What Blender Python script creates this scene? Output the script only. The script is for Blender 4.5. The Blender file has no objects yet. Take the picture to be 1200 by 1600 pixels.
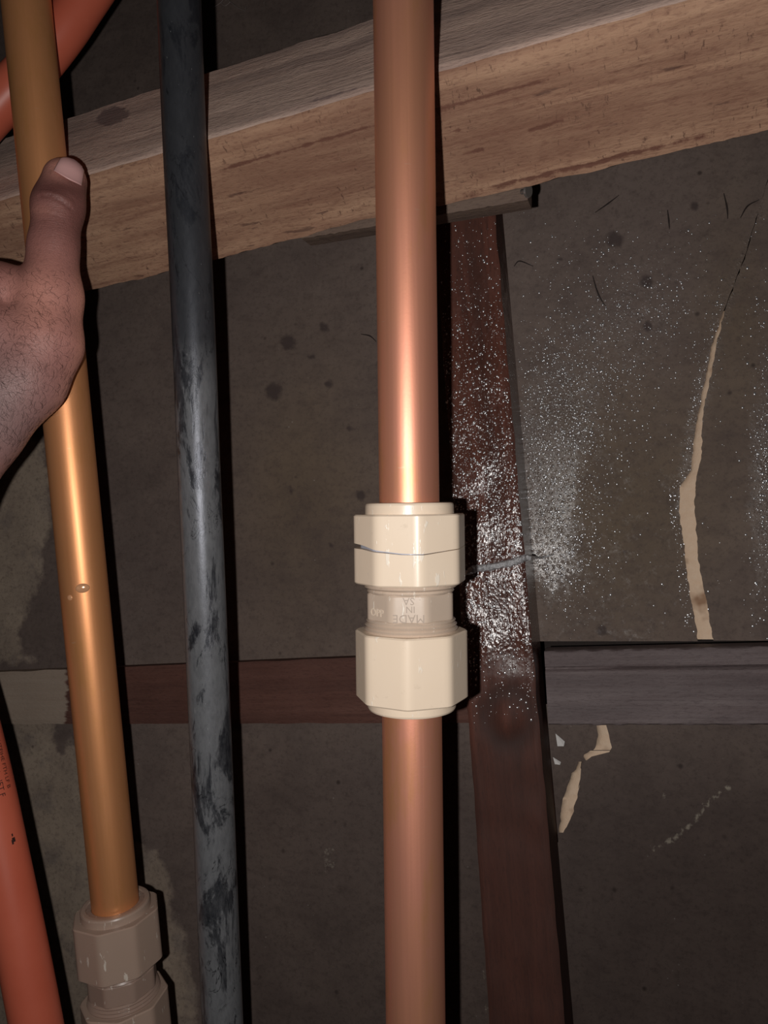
import bpy, bmesh, math, random
import numpy as np
from mathutils import Vector, Matrix, noise
from mathutils.bvhtree import BVHTree

random.seed(7); np.random.seed(7)
SC = bpy.context.scene
COL = SC.collection

# ------------------------------------------------------------------ camera, world, light, exposure
F = 1155.0                                   # focal length in pixels of the 1200 x 1600 frame
CAM = np.array([0.0, 0.0, 1.4])
cam_d = bpy.data.cameras.new('camera'); cam = bpy.data.objects.new('camera', cam_d); COL.objects.link(cam)
cam.location = CAM; cam.rotation_euler = (math.pi / 2, 0, 0)
cam_d.sensor_fit = 'VERTICAL'; cam_d.sensor_height = 36.0; cam_d.lens = 36.0 * F / 1600.0
cam_d.clip_start = 0.01; cam_d.clip_end = 20
SC.camera = cam

w = bpy.data.worlds.new('dark_void'); SC.world = w; w.use_nodes = True
w.node_tree.nodes['Background'].inputs[0].default_value = (0.9, 0.85, 0.8, 1)
w.node_tree.nodes['Background'].inputs[1].default_value = 0.0025

lt = bpy.data.lights.new('phone_flash', 'POINT'); lt.energy = 2.7; lt.shadow_soft_size = 0.0017
lt.color = (1.0, 0.965, 0.93)
lo = bpy.data.objects.new('phone_flash', lt); COL.objects.link(lo)
lo.location = CAM + np.array([-0.0165, 0.0, -0.005])

SC.view_settings.view_transform = 'Standard'; SC.view_settings.look = 'None'
SC.view_settings.gamma = 1.0; SC.view_settings.use_curve_mapping = False
SC.view_settings.exposure = 0.0

# ------------------------------------------------------------------ geometry helpers
def P(x, y, d):                              # point seen at pixel (x, y), d millimetres deep
    d = d * 0.001
    return np.array([(x - 600) / F * d, d, (800 - y) / F * d]) + CAM

def to_px(v):
    q = v - CAM
    return np.stack([600 + q[:, 0] / q[:, 1] * F, 800 - q[:, 2] / q[:, 1] * F], 1)

TW, SW = 0.29, 0.08                          # yaw and pitch of the framed wall
def wd(x, y, D, t=TW, s=SW):                 # depth of the plane D at a pixel
    return D / (1 + t * (x - 600) / F + s * (y - 800) / F)
def W(x, y, D, t=TW, s=SW):
    return P(x, y, wd(x, y, D, t, s))

def tag(o, label=None, cat=None, group=None, kind=None):
    if label: o['label'] = label
    if cat: o['category'] = cat
    if group: o['group'] = group
    if kind: o['kind'] = kind
    return o

def smooth_by_angle(me, ang=35):
    for p in me.polygons: p.use_smooth = True
    if hasattr(me, 'set_sharp_from_angle'): me.set_sharp_from_angle(angle=math.radians(ang))

def mesh_obj(name, verts, faces, mat, parent=None, frame=None, attrs=None, sharp=35, matidx=None):
    """verts in world space; frame = (origin, R) gives the object its own axes"""
    verts = np.asarray(verts, float)
    if frame is None: frame = (verts.mean(0), np.eye(3))
    o_, R = frame
    loc = (verts - o_) @ R
    me = bpy.data.meshes.new(name)
    me.from_pydata([tuple(v) for v in loc], [], [tuple(int(i) for i in f) for f in faces])
    mats = mat if isinstance(mat, (list, tuple)) else [mat]
    for m in mats: me.materials.append(m)
    if matidx is not None: me.polygons.foreach_set('material_index', matidx)
    if attrs:
        for k, a in attrs.items():
            at = me.attributes.new(k, 'FLOAT', 'POINT'); at.data.foreach_set('value', np.asarray(a, np.float32))
    bm = bmesh.new(); bm.from_mesh(me)
    bmesh.ops.recalc_face_normals(bm, faces=bm.faces); bm.to_mesh(me); bm.free()
    smooth_by_angle(me, sharp)
    me.update()
    ob = bpy.data.objects.new(name, me); COL.objects.link(ob)
    M = Matrix([[R[i][j] for j in range(3)] + [o_[i]] for i in range(3)] + [[0, 0, 0, 1]])
    if parent is not None:
        ob.parent = parent
        wm = parent.matrix_basis.copy(); q_ = parent.parent
        while q_: wm = q_.matrix_basis @ wm; q_ = q_.parent
        ob.matrix_basis = wm.inverted() @ M
    else:
        ob.matrix_basis = M
    return ob

def frame_from(a, b, up=(0, -1, 0)):         # x along a->b, z towards the viewer
    x = (b - a) / np.linalg.norm(b - a); z = np.array(up, float); z = z - x * (x @ z); z /= np.linalg.norm(z)
    y = np.cross(z, x)
    return (a, np.stack([x, y, z], 1))

def loft(rows, close_u=False):               # rows: (n, m, 3)
    rows = np.asarray(rows); n, m = rows.shape[:2]
    V = rows.reshape(-1, 3); Fc = []
    mm = m if close_u else m - 1
    for i in range(n - 1):
        for j in range(mm):
            k = (j + 1) % m
            Fc.append((i * m + j, i * m + k, (i + 1) * m + k, (i + 1) * m + j))
    return V, Fc

def interp(pts):
    ys = [p[1] for p in pts]; xs = [p[0] for p in pts]
    return lambda y: np.interp(y, ys, xs)

def tube(path, rads, nseg=48, cap=True):
    path = np.asarray(path, float); n = len(path)
    T = np.gradient(path, axis=0); T /= np.linalg.norm(T, axis=1)[:, None]
    up = np.array([0, -1.0, 0]) if abs(T[0] @ np.array([0, -1.0, 0])) < 0.9 else np.array([1.0, 0, 0])
    V = []
    rads = np.broadcast_to(rads, (n,))
    for i in range(n):
        u = up - T[i] * (T[i] @ up); u /= np.linalg.norm(u); v = np.cross(T[i], u); up = u
        for k in range(nseg):
            a = 2 * math.pi * k / nseg
            V.append(path[i] + rads[i] * (math.cos(a) * u + math.sin(a) * v))
    Fc = []
    for i in range(n - 1):
        for k in range(nseg):
            l = (k + 1) % nseg
            Fc.append((i * nseg + k, i * nseg + l, (i + 1) * nseg + l, (i + 1) * nseg + k))
    if cap:
        Fc.append(tuple(range(nseg))[::-1]); Fc.append(tuple((n - 1) * nseg + k for k in range(nseg)))
    return np.array(V), Fc

def spline(pts, n=12):                       # Catmull-Rom
    pts = np.asarray(pts, float); p = np.vstack([2 * pts[0] - pts[1], pts, 2 * pts[-1] - pts[-2]])
    out = []
    for i in range(1, len(p) - 2):
        for k in range(n):
            t = k / n
            out.append(0.5 * ((2 * p[i]) + (-p[i - 1] + p[i + 1]) * t + (2 * p[i - 1] - 5 * p[i] + 4 * p[i + 1] - p[i + 2]) * t * t
                              + (-p[i - 1] + 3 * p[i] - 3 * p[i + 1] + p[i + 2]) * t ** 3))
    out.append(p[-2]); return np.array(out)

def sdist(q, poly):                          # signed pixel distance, positive inside
    poly = np.asarray(poly, float); n = len(poly); d = np.full(len(q), 1e9); ins = np.zeros(len(q), bool)
    for i in range(n):
        a, b = poly[i], poly[(i + 1) % n]; e = b - a; w_ = q - a
        t = np.clip((w_ @ e) / (e @ e + 1e-12), 0, 1)
        d = np.minimum(d, np.linalg.norm(w_ - t[:, None] * e, axis=1))
        c = ((a[1] > q[:, 1]) != (b[1] > q[:, 1]))
        xi = a[0] + (q[:, 1] - a[1]) * e[0] / (e[1] if abs(e[1]) > 1e-9 else 1e-9)
        ins ^= c & (q[:, 0] < xi)
    return np.where(ins, d, -d)
def ldist(q, line):
    d = np.full(len(q), 1e9)
    for a, b in zip(line[:-1], line[1:]):
        a = np.array(a, float); e = np.array(b, float) - a; w_ = q - a
        t = np.clip((w_ @ e) / (e @ e), 0, 1); d = np.minimum(d, np.linalg.norm(w_ - t[:, None] * e, axis=1))
    return d
def gauss(q, x, y, sx, sy=None):
    sy = sy or sx
    return np.exp(-((q[:, 0] - x) / sx) ** 2 - ((q[:, 1] - y) / sy) ** 2)

# ------------------------------------------------------------------ materials
class Mat:
    def __init__(s, name):
        s.m = bpy.data.materials.new(name); s.m.use_nodes = True; s.nt = s.m.node_tree; s.N = s.nt.nodes; s.L = s.nt.links
        s.b = s.N['Principled BSDF']; s.co = s.N.new('ShaderNodeTexCoord').outputs['Object']
    def put(s, sock, v):
        if v is None: return
        if hasattr(v, 'is_linked') or isinstance(v, bpy.types.NodeSocket): s.L.new(v, sock)
        elif isinstance(v, (tuple, list)) and len(v) == 3 and sock.type == 'RGBA': sock.default_value = (*v, 1)
        else: sock.default_value = v
    def map(s, scale, loc=(0, 0, 0), rot=(0, 0, 0), src=None):
        n = s.N.new('ShaderNodeMapping'); s.L.new(src or s.co, n.inputs[0]); n.inputs['Scale'].default_value = scale
        n.inputs['Location'].default_value = loc; n.inputs['Rotation'].default_value = rot; return n.outputs[0]
    def noise(s, scale, detail=4, rough=0.55, vec=None, dist=0.0):
        n = s.N.new('ShaderNodeTexNoise'); s.L.new(vec or s.co, n.inputs['Vector']); n.inputs['Scale'].default_value = scale
        n.inputs['Detail'].default_value = detail; n.inputs['Roughness'].default_value = rough; n.inputs['Distortion'].default_value = dist
        return n.outputs[0]
    def voro(s, scale, vec=None, feature='F1', rnd=1.0, out=0):
        n = s.N.new('ShaderNodeTexVoronoi'); n.feature = feature; s.L.new(vec or s.co, n.inputs['Vector'])
        n.inputs['Scale'].default_value = scale; n.inputs['Randomness'].default_value = rnd; return n.outputs[out]
    def ramp(s, f, stops, interp_='LINEAR'):
        n = s.N.new('ShaderNodeValToRGB'); s.put(n.inputs[0], f); r = n.color_ramp; r.interpolation = interp_
        while len(r.elements) < len(stops): r.elements.new(0.5)
        for e, (p, c) in zip(r.elements, stops):
            e.position = p; e.color = (c, c, c, 1) if not isinstance(c, (tuple, list)) else (*c, 1)
        return n.outputs[0]
    def math(s, op, a, b=0.0, c=None, clamp=False):
        n = s.N.new('ShaderNodeMath'); n.operation = op; n.use_clamp = clamp; s.put(n.inputs[0], a); s.put(n.inputs[1], b)
        if c is not None: s.put(n.inputs[2], c)
        return n.outputs[0]
    def mix(s, f, a, b, mode='MIX'):
        n = s.N.new('ShaderNodeMix'); n.data_type = 'RGBA'; n.blend_type = mode; s.put(n.inputs[0], f)
        s.put(n.inputs[6], a); s.put(n.inputs[7], b); return n.outputs[2]
    def attr(s, name):
        n = s.N.new('ShaderNodeAttribute'); n.attribute_name = name; return n.outputs['Fac']
    def sep(s, k):
        n = s.N.new('ShaderNodeSeparateXYZ'); s.L.new(s.co, n.inputs[0]); return n.outputs[k]
    def bump(s, h, dist, strength=1.0, prev=None):
        n = s.N.new('ShaderNodeBump'); s.put(n.inputs['Height'], h); n.inputs['Distance'].default_value = dist
        s.put(n.inputs['Strength'], strength)
        if prev is not None: s.L.new(prev, n.inputs['Normal'])
        return n.outputs[0]
    def out(s, col=None, rough=None, metal=None, normal=None, spec=None, **kw):
        s.put(s.b.inputs['Base Color'], col); s.put(s.b.inputs['Roughness'], rough); s.put(s.b.inputs['Metallic'], metal)
        s.put(s.b.inputs['Specular IOR Level'], spec)
        if normal is not None: s.L.new(normal, s.b.inputs['Normal'])
        for k, v in kw.items(): s.put(s.b.inputs[k.replace('_', ' ')], v)
        return s.m
    def edge(s, base, n_, amp, width=0.02):   # attribute distance + noise, thresholded
        a = s.math('ADD', base, s.math('MULTIPLY', s.math('SUBTRACT', n_, 0.5), amp))
        return s.ramp(a, [(0.5 - width, 0.0), (0.5 + width, 1.0)])

def copper(name, c1, c2, c3, rough=0.36, metal=0.66):
    m = Mat(name)
    st = m.noise(1, 5, 0.6, m.map((700, 700, 12)))
    bl = m.noise(28, 4, 0.6, m.map((1, 1, 0.35)))
    fine = m.noise(900, 3, 0.7)
    col = m.mix(m.ramp(bl, [(0.38, 0), (0.62, 1)]), c1, c2)
    col = m.mix(m.ramp(m.noise(60, 5, 0.7, m.map((1, 1, 0.3), (3, 1, 2))), [(0.52, 0), (0.74, 0.8)]), col, c3)
    sc = m.ramp(m.noise(1, 2, 0.5, m.map((120, 120, 900), rot=(0.35, 0.2, 0))), [(0.74, 0), (0.77, 1)])
    col = m.mix(m.math('MULTIPLY', sc, 0.35), col, (0.85, 0.6, 0.45))
    ro = m.math('ADD', m.math('MULTIPLY', st, 0.14), m.math('ADD', rough - 0.1, m.math('MULTIPLY', bl, 0.06)))
    nb = m.bump(st, 0.00006, 0.25, m.bump(fine, 0.00003, 0.5))
    return m.out(col, ro, metal, nb, 0.5)

M_COP = copper('copper_pinkish', (0.90, 0.385, 0.26), (0.86, 0.385, 0.23), (0.80, 0.38, 0.15), 0.46, 0.72)
M_COP2 = copper('copper_tarnished', (0.84, 0.37, 0.155), (0.88, 0.40, 0.18), (0.74, 0.34, 0.11), 0.45, 0.6)

def mk_black():
    m = Mat('black_plastic_worn')
    z = m.sep(2)
    big = m.noise(60, 7, 0.7, m.map((1, 1, 0.35)), 0.6)
    fine = m.noise(520, 5, 0.75, m.map((1, 1, 0.35)))
    lenm = m.ramp(m.math('ADD', m.math('MULTIPLY', z, 4.0), 0.5), [(0.0, 1.0), (0.72, 1.0), (0.80, 0.20), (1.0, 0.16)])
    mask = m.math('ADD', m.math('MULTIPLY', m.ramp(big, [(0.42, 0.0), (0.47, 1.0)]), 0.72), m.math('MULTIPLY', m.ramp(fine, [(0.35, 0), (0.7, 1)]), 0.42))
    mask = m.math('MULTIPLY', mask, lenm, clamp=True)
    col = m.mix(mask, (0.016, 0.017, 0.021), (0.145, 0.148, 0.156))
    lab = m.math('ABSOLUTE', m.math('SUBTRACT', m.noise(70, 5, 0.6, m.map((1, 1, 0.5), (4, 2, 6)), 1.0), 0.5))
    crack = m.math('MULTIPLY', m.ramp(lab, [(0.0, 1.0), (0.010, 0.0)]), m.ramp(m.noise(34, 2), [(0.50, 0), (0.56, 1)]))
    col = m.mix(crack, col, (0.012, 0.012, 0.014))
    flk = m.ramp(m.noise(1, 3, 0.7, m.map((900, 900, 260), (3, 8, 1))), [(0.70, 0), (0.74, 1)])
    col = m.mix(m.math('MULTIPLY', flk, 0.6), col, (0.32, 0.32, 0.33))
    nb = m.bump(mask, 0.00010, 0.6, m.bump(fine, 0.00005, 0.8))
    return m.out(col, m.math('ADD', 0.30, m.math('MULTIPLY', fine, 0.14)), 0.0, nb, 0.6, Specular_Tint=(0.85, 0.88, 1.0, 1))
M_BLACK = mk_black()

def mk_red():
    m = Mat('red_plastic')
    n = m.noise(40, 4, 0.6)
    col = m.mix(n, (0.50, 0.10, 0.055), (0.60, 0.145, 0.085))
    return m.out(col, 0.42, 0.0, m.bump(m.noise(600, 3), 0.00003, 0.5), 0.45)
M_RED = mk_red()

def mk_beige(name, c, c2):
    m = Mat(name)
    n = m.noise(70, 4, 0.6)
    col = m.mix(n, c, c2)
    scr = m.ramp(m.noise(1, 3, 0.6, m.map((420, 420, 110), rot=(0.3, 0.5, 0.2))), [(0.655, 0), (0.69, 1)])
    col = m.mix(m.math('MULTIPLY', scr, 0.55), col, (0.9, 0.84, 0.74))
    dirt = m.ramp(m.noise(140, 5, 0.7), [(0.62, 0), (0.8, 1)])
    col = m.mix(m.math('MULTIPLY', dirt, 0.35), col, (0.30, 0.21, 0.14))
    nb = m.bump(scr, 0.00008, 0.6, m.bump(m.noise(300, 3), 0.00004, 0.5))
    return m.out(col, 0.33, 0.0, nb, 0.5)
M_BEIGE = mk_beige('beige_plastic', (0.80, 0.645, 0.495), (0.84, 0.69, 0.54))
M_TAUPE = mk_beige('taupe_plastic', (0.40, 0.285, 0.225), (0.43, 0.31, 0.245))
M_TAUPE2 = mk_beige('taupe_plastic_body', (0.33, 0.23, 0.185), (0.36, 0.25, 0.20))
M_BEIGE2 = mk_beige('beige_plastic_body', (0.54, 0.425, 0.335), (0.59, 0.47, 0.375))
M_SEAL = Mat('seal_ring').out((0.42, 0.44, 0.52), 0.4)
M_PRINT = Mat('black_print').out((0.03, 0.012, 0.01), 0.5)
M_EMB = Mat('moulded_letters').out((0.34, 0.26, 0.20), 0.45)
M_EMB2 = Mat('moulded_letters_pale').out((0.72, 0.60, 0.48), 0.4)

def mk_board():
    m = Mat('damp_fibre_board')
    big = m.noise(9, 5, 0.6); mid = m.noise(45, 5, 0.65); fine = m.noise(600, 4, 0.7)
    fib = m.noise(1, 4, 0.65, m.map((90, 160, 90)))
    tone = m.attr('tone'); warm = m.attr('warm')
    dark = m.mix(mid, (0.225, 0.170, 0.145), (0.315, 0.245, 0.212))
    dark = m.mix(warm, dark, (0.245, 0.180, 0.118))
    dark = m.mix(m.ramp(big, [(0.35, 0.0), (0.7, 0.35)]), dark, (0.14, 0.11, 0.108))
    dark = m.mix(m.math('MULTIPLY', m.ramp(fib, [(0.3, 1), (0.5, 0)]), 0.35), dark, (0.12, 0.088, 0.08))
    dry = m.edge(m.attr('dry'), m.noise(60, 5, 0.65), 0.55, 0.05)
    drycol = m.mix(mid, (0.47, 0.375, 0.29), (0.62, 0.50, 0.395))
    blot = m.ramp(m.noise(38, 4, 0.6), [(0.52, 0), (0.64, 1)])
    drycol = m.mix(m.math('MULTIPLY', blot, 0.5), drycol, (0.26, 0.22, 0.21))
    col = m.mix(dry, dark, drycol)
    spots = m.ramp(m.voro(75, rnd=1.0), [(0.05, 1), (0.13, 0)])
    spots = m.math('MULTIPLY', spots, m.ramp(m.noise(30, 2), [(0.55, 0), (0.62, 1)]))
    col = m.mix(m.math('MULTIPLY', spots, 0.8), col, (0.07, 0.05, 0.045))
    col = m.mix(m.math('MULTIPLY', m.edge(m.attr('mark'), m.noise(230, 4, 0.7), 0.9, 0.2), 0.75), col, (0.075, 0.055, 0.055))
    speck = m.noise(380, 5, 0.8)
    col = m.mix(m.ramp(speck, [(0.30, 0.55), (0.5, 0)]), col, (0.10, 0.075, 0.068))
    col = m.mix(m.ramp(m.noise(16, 6, 0.75), [(0.35, 0.40), (0.55, 0)]), col, (0.12, 0.09, 0.085))
    pale = m.edge(m.attr('pale'), m.noise(260, 5, 0.7), 1.3, 0.12)
    col = m.mix(m.math('MULTIPLY', pale, 0.85), col, (0.75, 0.68, 0.55))
    fleck = m.ramp(m.voro(170, m.map((1, 1, 1), (3, 3, 3))), [(0.04, 1), (0.075, 0)])
    fleck = m.math('MULTIPLY', fleck, m.ramp(m.noise(55, 2, 0.5, m.map((1, 1, 1), (5, 2, 1))), [(0.56, 0), (0.66, 1)]))
    col = m.mix(m.math('MULTIPLY', fleck, 0.65), col, (0.65, 0.62, 0.58))
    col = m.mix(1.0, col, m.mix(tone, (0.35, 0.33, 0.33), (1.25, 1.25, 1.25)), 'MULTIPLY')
    wet = m.attr('wet')
    wmask = m.edge(wet, m.noise(150, 6, 0.8), 1.5, 0.22)
    drops = m.ramp(m.voro(480), [(0.0, 1), (0.2, .86), (0.32, 0.6), (0.42, 0)])
    drops2 = m.ramp(m.voro(1100, m.map((1, 1, 1), (7, 1, 3))), [(0.0, 1), (0.2, .86), (0.32, .6), (0.42, 0)])
    h = m.math('ADD', drops, m.math('MULTIPLY', drops2, 0.45))
    h = m.math('MULTIPLY', h, wmask)
    nb = m.bump(h, 0.00026, 1.0, m.bump(mid, 0.0006, 0.35, m.bump(fine, 0.00012, 0.55)))
    ro = m.math('SUBTRACT', 0.66, m.math('MULTIPLY', wmask, 0.38))
    sp = m.math('ADD', 0.14, m.math('MULTIPLY', wmask, 0.75))
    return m.out(col, ro, 0.0, nb, sp)
M_BOARD = mk_board()

def mk_wood(name, c1, c2, cd, grain=1.0, bump_=0.0005, rough=0.7, marks=0.0, wetness=False, spec=0.3, fuzz=True):
    m = Mat(name)
    g = m.noise(1, 6, 0.62, m.map((14, 330 * grain, 330 * grain)))
    g2 = m.noise(1, 4, 0.6, m.map((5, 70, 70), (2, 4, 1)))
    fine = m.noise(900, 4, 0.7, m.map((0.5, 1, 1)))
    big = m.noise(22, 4, 0.6)
    col = m.mix(m.ramp(g, [(0.3, 0), (0.7, 1)]), c1, c2)
    col = m.mix(m.ramp(g2, [(0.42, 0.55), (0.6, 0)]), col, cd)
    col = m.mix(m.ramp(big, [(0.45, 0), (0.75, 0.4)]), col, c2)
    saw = m.noise(1, 3, 0.6, m.map((260, 900, 900), (3, 3, 3), (0, 0, 0.1)))
    col = m.mix(m.ramp(saw, [(0.32, 0.45), (0.48, 0)]), col, cd)
    ln = m.ramp(m.noise(1, 3, 0.6, m.map((8, 520 * grain, 520 * grain), (1, 7, 3))), [(0.33, 1), (0.42, 0)])
    col = m.mix(m.math('MULTIPLY', ln, 0.38), col, cd)
    if marks:
        mk = m.ramp(m.noise(1, 4, 0.65, m.map((42, 250, 250), (9, 2, 3))), [(0.63, 0), (0.69, 1)])
        col = m.mix(m.math('MULTIPLY', mk, marks), col, (0.075, 0.035, 0.03))
        if fuzz:
            tk = m.ramp(m.noise(1, 4, 0.7, m.map((620, 230, 230), (4, 2, 8), (0, 0, 0.25))), [(0.60, 0), (0.66, 1)])
            tk = m.math('MULTIPLY', tk, m.ramp(m.noise(34, 2), [(0.42, 0), (0.58, 1)]))
            col = m.mix(m.math('MULTIPLY', tk, 0.7), col, (0.10, 0.05, 0.035))
    col = m.mix(m.attr('soft'), col, cd)
    col = m.mix(m.edge(m.attr('mark'), m.noise(150, 5, 0.7), 0.6, 0.06), col, cd)
    dry = m.edge(m.attr('dry'), m.noise(1, 4, 0.6, m.map((30, 260, 260))), 0.4, 0.04)
    col = m.mix(dry, col, m.mix(g, (0.36, 0.27, 0.21), (0.46, 0.37, 0.30)))
    if wetness:
        wet = m.edge(m.attr('wet'), m.noise(80, 6, 0.7), 0.8, 0.15)
        drops = m.ramp(m.voro(400, m.map((0.6, 1, 1)), feature='SMOOTH_F1'), [(0.0, 1), (0.55, 0)], 'EASE')
        drops2 = m.ramp(m.voro(950, m.map((0.7, 1, 1)), feature='SMOOTH_F1'), [(0.0, 1), (0.6, 0)], 'EASE')
        h = m.math('MULTIPLY', m.math('ADD', drops, m.math('MULTIPLY', drops2, 0.5)), wet)
        nb = m.bump(h, 0.00022, 1.0, m.bump(g, bump_, 0.6))
        return m.out(col, m.math('SUBTRACT', rough, m.math('MULTIPLY', wet, rough - 0.2)), 0.0, nb,
                     m.math('ADD', 0.16, m.math('MULTIPLY', wet, 0.42)))
    nb = m.bump(g, bump_, 0.9, m.bump(fine, 0.00022, 0.8, m.bump(saw, 0.00035, 0.9)))
    return m.out(col, rough, 0.0, nb, spec)

M_BEAM_F = mk_wood('beam_dusty_face', (0.58, 0.40, 0.325), (0.72, 0.53, 0.44), (0.25, 0.175, 0.16), 1.2, 0.0005, 0.8, 0.25, fuzz=False)
M_BEAM_U = mk_wood('beam_brown_face', (0.37, 0.20, 0.13), (0.56, 0.345, 0.225), (0.19, 0.085, 0.058), 0.8, 0.0005, 0.75, 0.6)
M_STUD = mk_wood('dark_red_wood', (0.095, 0.036, 0.026), (0.15, 0.056, 0.040), (0.05, 0.026, 0.022), 0.7, 0.0006, 0.6, 0.0, True)
M_RAIL_R = mk_wood('weathered_dark_wood', (0.15, 0.112, 0.112), (0.21, 0.17, 0.17), (0.09, 0.066, 0.068), 1.0, 0.0005, 0.6, spec=0.25)
M_RAIL_L = mk_wood('dark_stained_wood', (0.125, 0.055, 0.042), (0.17, 0.080, 0.062), (0.075, 0.034, 0.028), 0.8, 0.0004, 0.7, spec=0.25)
M_BATTEN = mk_wood('dull_batten', (0.17, 0.115, 0.09), (0.24, 0.17, 0.13), (0.10, 0.065, 0.055), 1.0, 0.0004, 0.75)

def mk_torn():
    m = Mat('torn_fibre')
    n = m.noise(220, 5, 0.7); n2 = m.noise(50, 3)
    col = m.mix(n, (0.80, 0.54, 0.36), (0.95, 0.76, 0.58))
    col = m.mix(m.ramp(n2, [(0.58, 0), (0.72, 0.75)]), col, (0.24, 0.10, 0.04))
    return m.out(col, 0.75, 0.0, m.bump(n, 0.0006, 0.8), 0.25)
M_TORN = mk_torn()
M_CHIP = Mat('pale_chip').out((0.75, 0.72, 0.70), 0.6)
M_SPLINT = Mat('dark_splinter').out((0.03, 0.02, 0.018), 0.6)
M_STEEL = Mat('bare_steel').out((0.62, 0.60, 0.58), 0.3, 0.9)
M_WEB = Mat('cobweb').out((0.22, 0.18, 0.17), 0.8)
M_BLUE = Mat('blue_cloth').out((0.10, 0.16, 0.36), 0.8)

def mk_wire():
    m = Mat('wet_silver_strand')
    n = m.noise(900, 4, 0.7)
    return m.out(m.mix(n, (0.45, 0.45, 0.46), (0.9, 0.9, 0.93)), 0.4, 0.75, m.bump(n, 0.0008, 1.0), 0.8)
M_WIRE = mk_wire()

def mk_water():
    m = Mat('water_on_copper')
    return m.out((0.86, 0.45, 0.24), 0.12, 0.25, None, 0.6)
M_WATER = mk_water()
M_BEADS = Mat('water_beads_bright').out((0.66, 0.66, 0.68), 0.27, 0.78, None, 1.0)

def mk_skin():
    m = Mat('dark_skin')
    n = m.noise(60, 5, 0.6); f = m.noise(700, 4, 0.7); v = m.voro(900, feature='DISTANCE_TO_EDGE')
    wr = m.noise(1, 4, 0.6, m.map((200, 200, 1500), rot=(0, 0.25, 0)))
    col = m.mix(n, (0.31, 0.125, 0.105), (0.45, 0.205, 0.178))
    col = m.mix(m.attr('pink'), col, (0.80, 0.36, 0.27))
    col = m.mix(m.attr('deep'), col, (0.14, 0.052, 0.045))
    col = m.mix(m.attr('grey'), col, (0.28, 0.195, 0.19))
    col = m.mix(m.math('MULTIPLY', m.ramp(f, [(0.3, 1), (0.5, 0)]), 0.25), col, (0.08, 0.04, 0.035))
    nb = m.bump(m.ramp(v, [(0, 0), (0.2, 1)]), 0.00010, 0.55, m.bump(f, 0.00012, 0.5, m.bump(wr, 0.0003, m.attr('wrinkle'))))
    return m.out(col, 0.5, 0.0, nb, 0.38)
M_SKIN = mk_skin()
M_NAIL = Mat('fingernail').out((0.74, 0.42, 0.40), 0.33, 0.0, None, 0.5)
M_HAIR = Mat('fine_hair').out((0.012, 0.008, 0.007), 0.5)

# ------------------------------------------------------------------ the framed wall
BD = 450.0
def board_attrs(V):
    q = to_px(V)
    dryA = [(-700, 640), (20, 640), (66, 700), (76, 745), (80, 800), (66, 850), (62, 900), (48, 950), (30, 990), (34, 1018), (62, 1036), (-700, 1040)]
    dryB = [(-700, 1110), (76, 1110), (84, 1150), (95, 1176), (108, 1160), (130, 1180), (150, 1260), (215, 1315), (258, 1345), (264, 1390),
            (276, 1440), (296, 1490), (303, 1540), (306, 1700), (306, 2200), (-700, 2200)]
    dry = np.maximum(sdist(q, dryA), sdist(q, dryB)) / 90 + 0.5
    wetR = 1.5 * gauss(q, 855, 755, 48, 115) + 0.40 * gauss(q, 895, 640, 60, 60) + 0.25 * gauss(q, 985, 470, 90, 80) + 0.8 * gauss(q, 1195, 760, 26, 190) + 0.45 * gauss(q, 890, 880, 50, 45)
    wetR += 0.5 * np.exp(-(ldist(q, [(1190, 320), (1130, 490), (1092, 640), (1072, 740), (1064, 800)]) / 14) ** 2)
    wetR -= 0.75 * gauss(q, 960, 830, 75, 130) * (q[:, 0] > 870) + 0.0
    wetR = np.where(q[:, 0] > 770, wetR, 0.0) + 0.5 * gauss(q, 535, 620, 9) + 0.5 * gauss(q, 468, 690, 10)
    wet = np.clip(wetR * 0.85, 0, 1) * np.where(q[:, 1] < 1010, 1, 0)
    wet = wet + 0.30 * np.clip(1 - np.abs(q[:, 0] - 950) / 300, 0, 1) * (q[:, 1] < 1010) * np.clip((q[:, 1] - 300) / 200, 0, 1)
    tone = 0.46 + 0.16 * gauss(q, 900, 420, 330, 260) - 0.16 * np.clip((q[:, 1] - 1110) / 120, 0, 1) * (q[:, 0] > 330) - 0.30 * gauss(q, 1150, 1520, 460, 430) - 0.08 * np.clip((q[:, 1] - 1200) / 400, 0, 1)  # lower right: flash falloff painted into the tone, along with dark stains
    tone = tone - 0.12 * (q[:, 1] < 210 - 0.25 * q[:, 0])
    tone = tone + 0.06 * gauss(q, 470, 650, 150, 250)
    warm = np.clip(0.9 * gauss(q, 990, 800, 150, 200) + 0.8 * gauss(q, 480, 780, 120, 220) + 0.6 * gauss(q, 1150, 500, 60, 200), 0, 1)
    pale = np.exp(-(ldist(q, [(1018, 1328), (1050, 1313), (1078, 1290), (1096, 1268), (1112, 1250), (1142, 1228)]) / 5.0) ** 2) * 0.60
    pale = np.maximum(pale, 0.55 * np.exp(-(ldist(q, [(757, 1520), (762, 1560), (756, 1600)]) / 3.5) ** 2))
    pale = np.maximum(pale, 0.40 * gauss(q, 512, 1340, 22, 34)); pale = np.maximum(pale, 0.5 * gauss(q, 1038, 1243, 5, 10))
    mark = np.zeros(len(q))
    for x, y, r in [(507, 511, 9), (514, 600, 8), (486, 557, 6), (450, 535, 14), (428, 612, 16), (547, 670, 7), (960, 375, 16), (875, 405, 5),
                    (1010, 440, 12), (1012, 510, 9), (565, 775, 10), (455, 765, 5), (516, 853, 4), (940, 985, 10), (1085, 322, 8)]:
        mark = np.maximum(mark, np.exp(-(np.hypot(q[:, 0] - x, q[:, 1] - y) / r) ** 4) * 0.85)
    return dict(dry=dry, wet=wet, tone=np.clip(tone, 0, 1), warm=warm, pale=pale, mark=mark)

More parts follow.
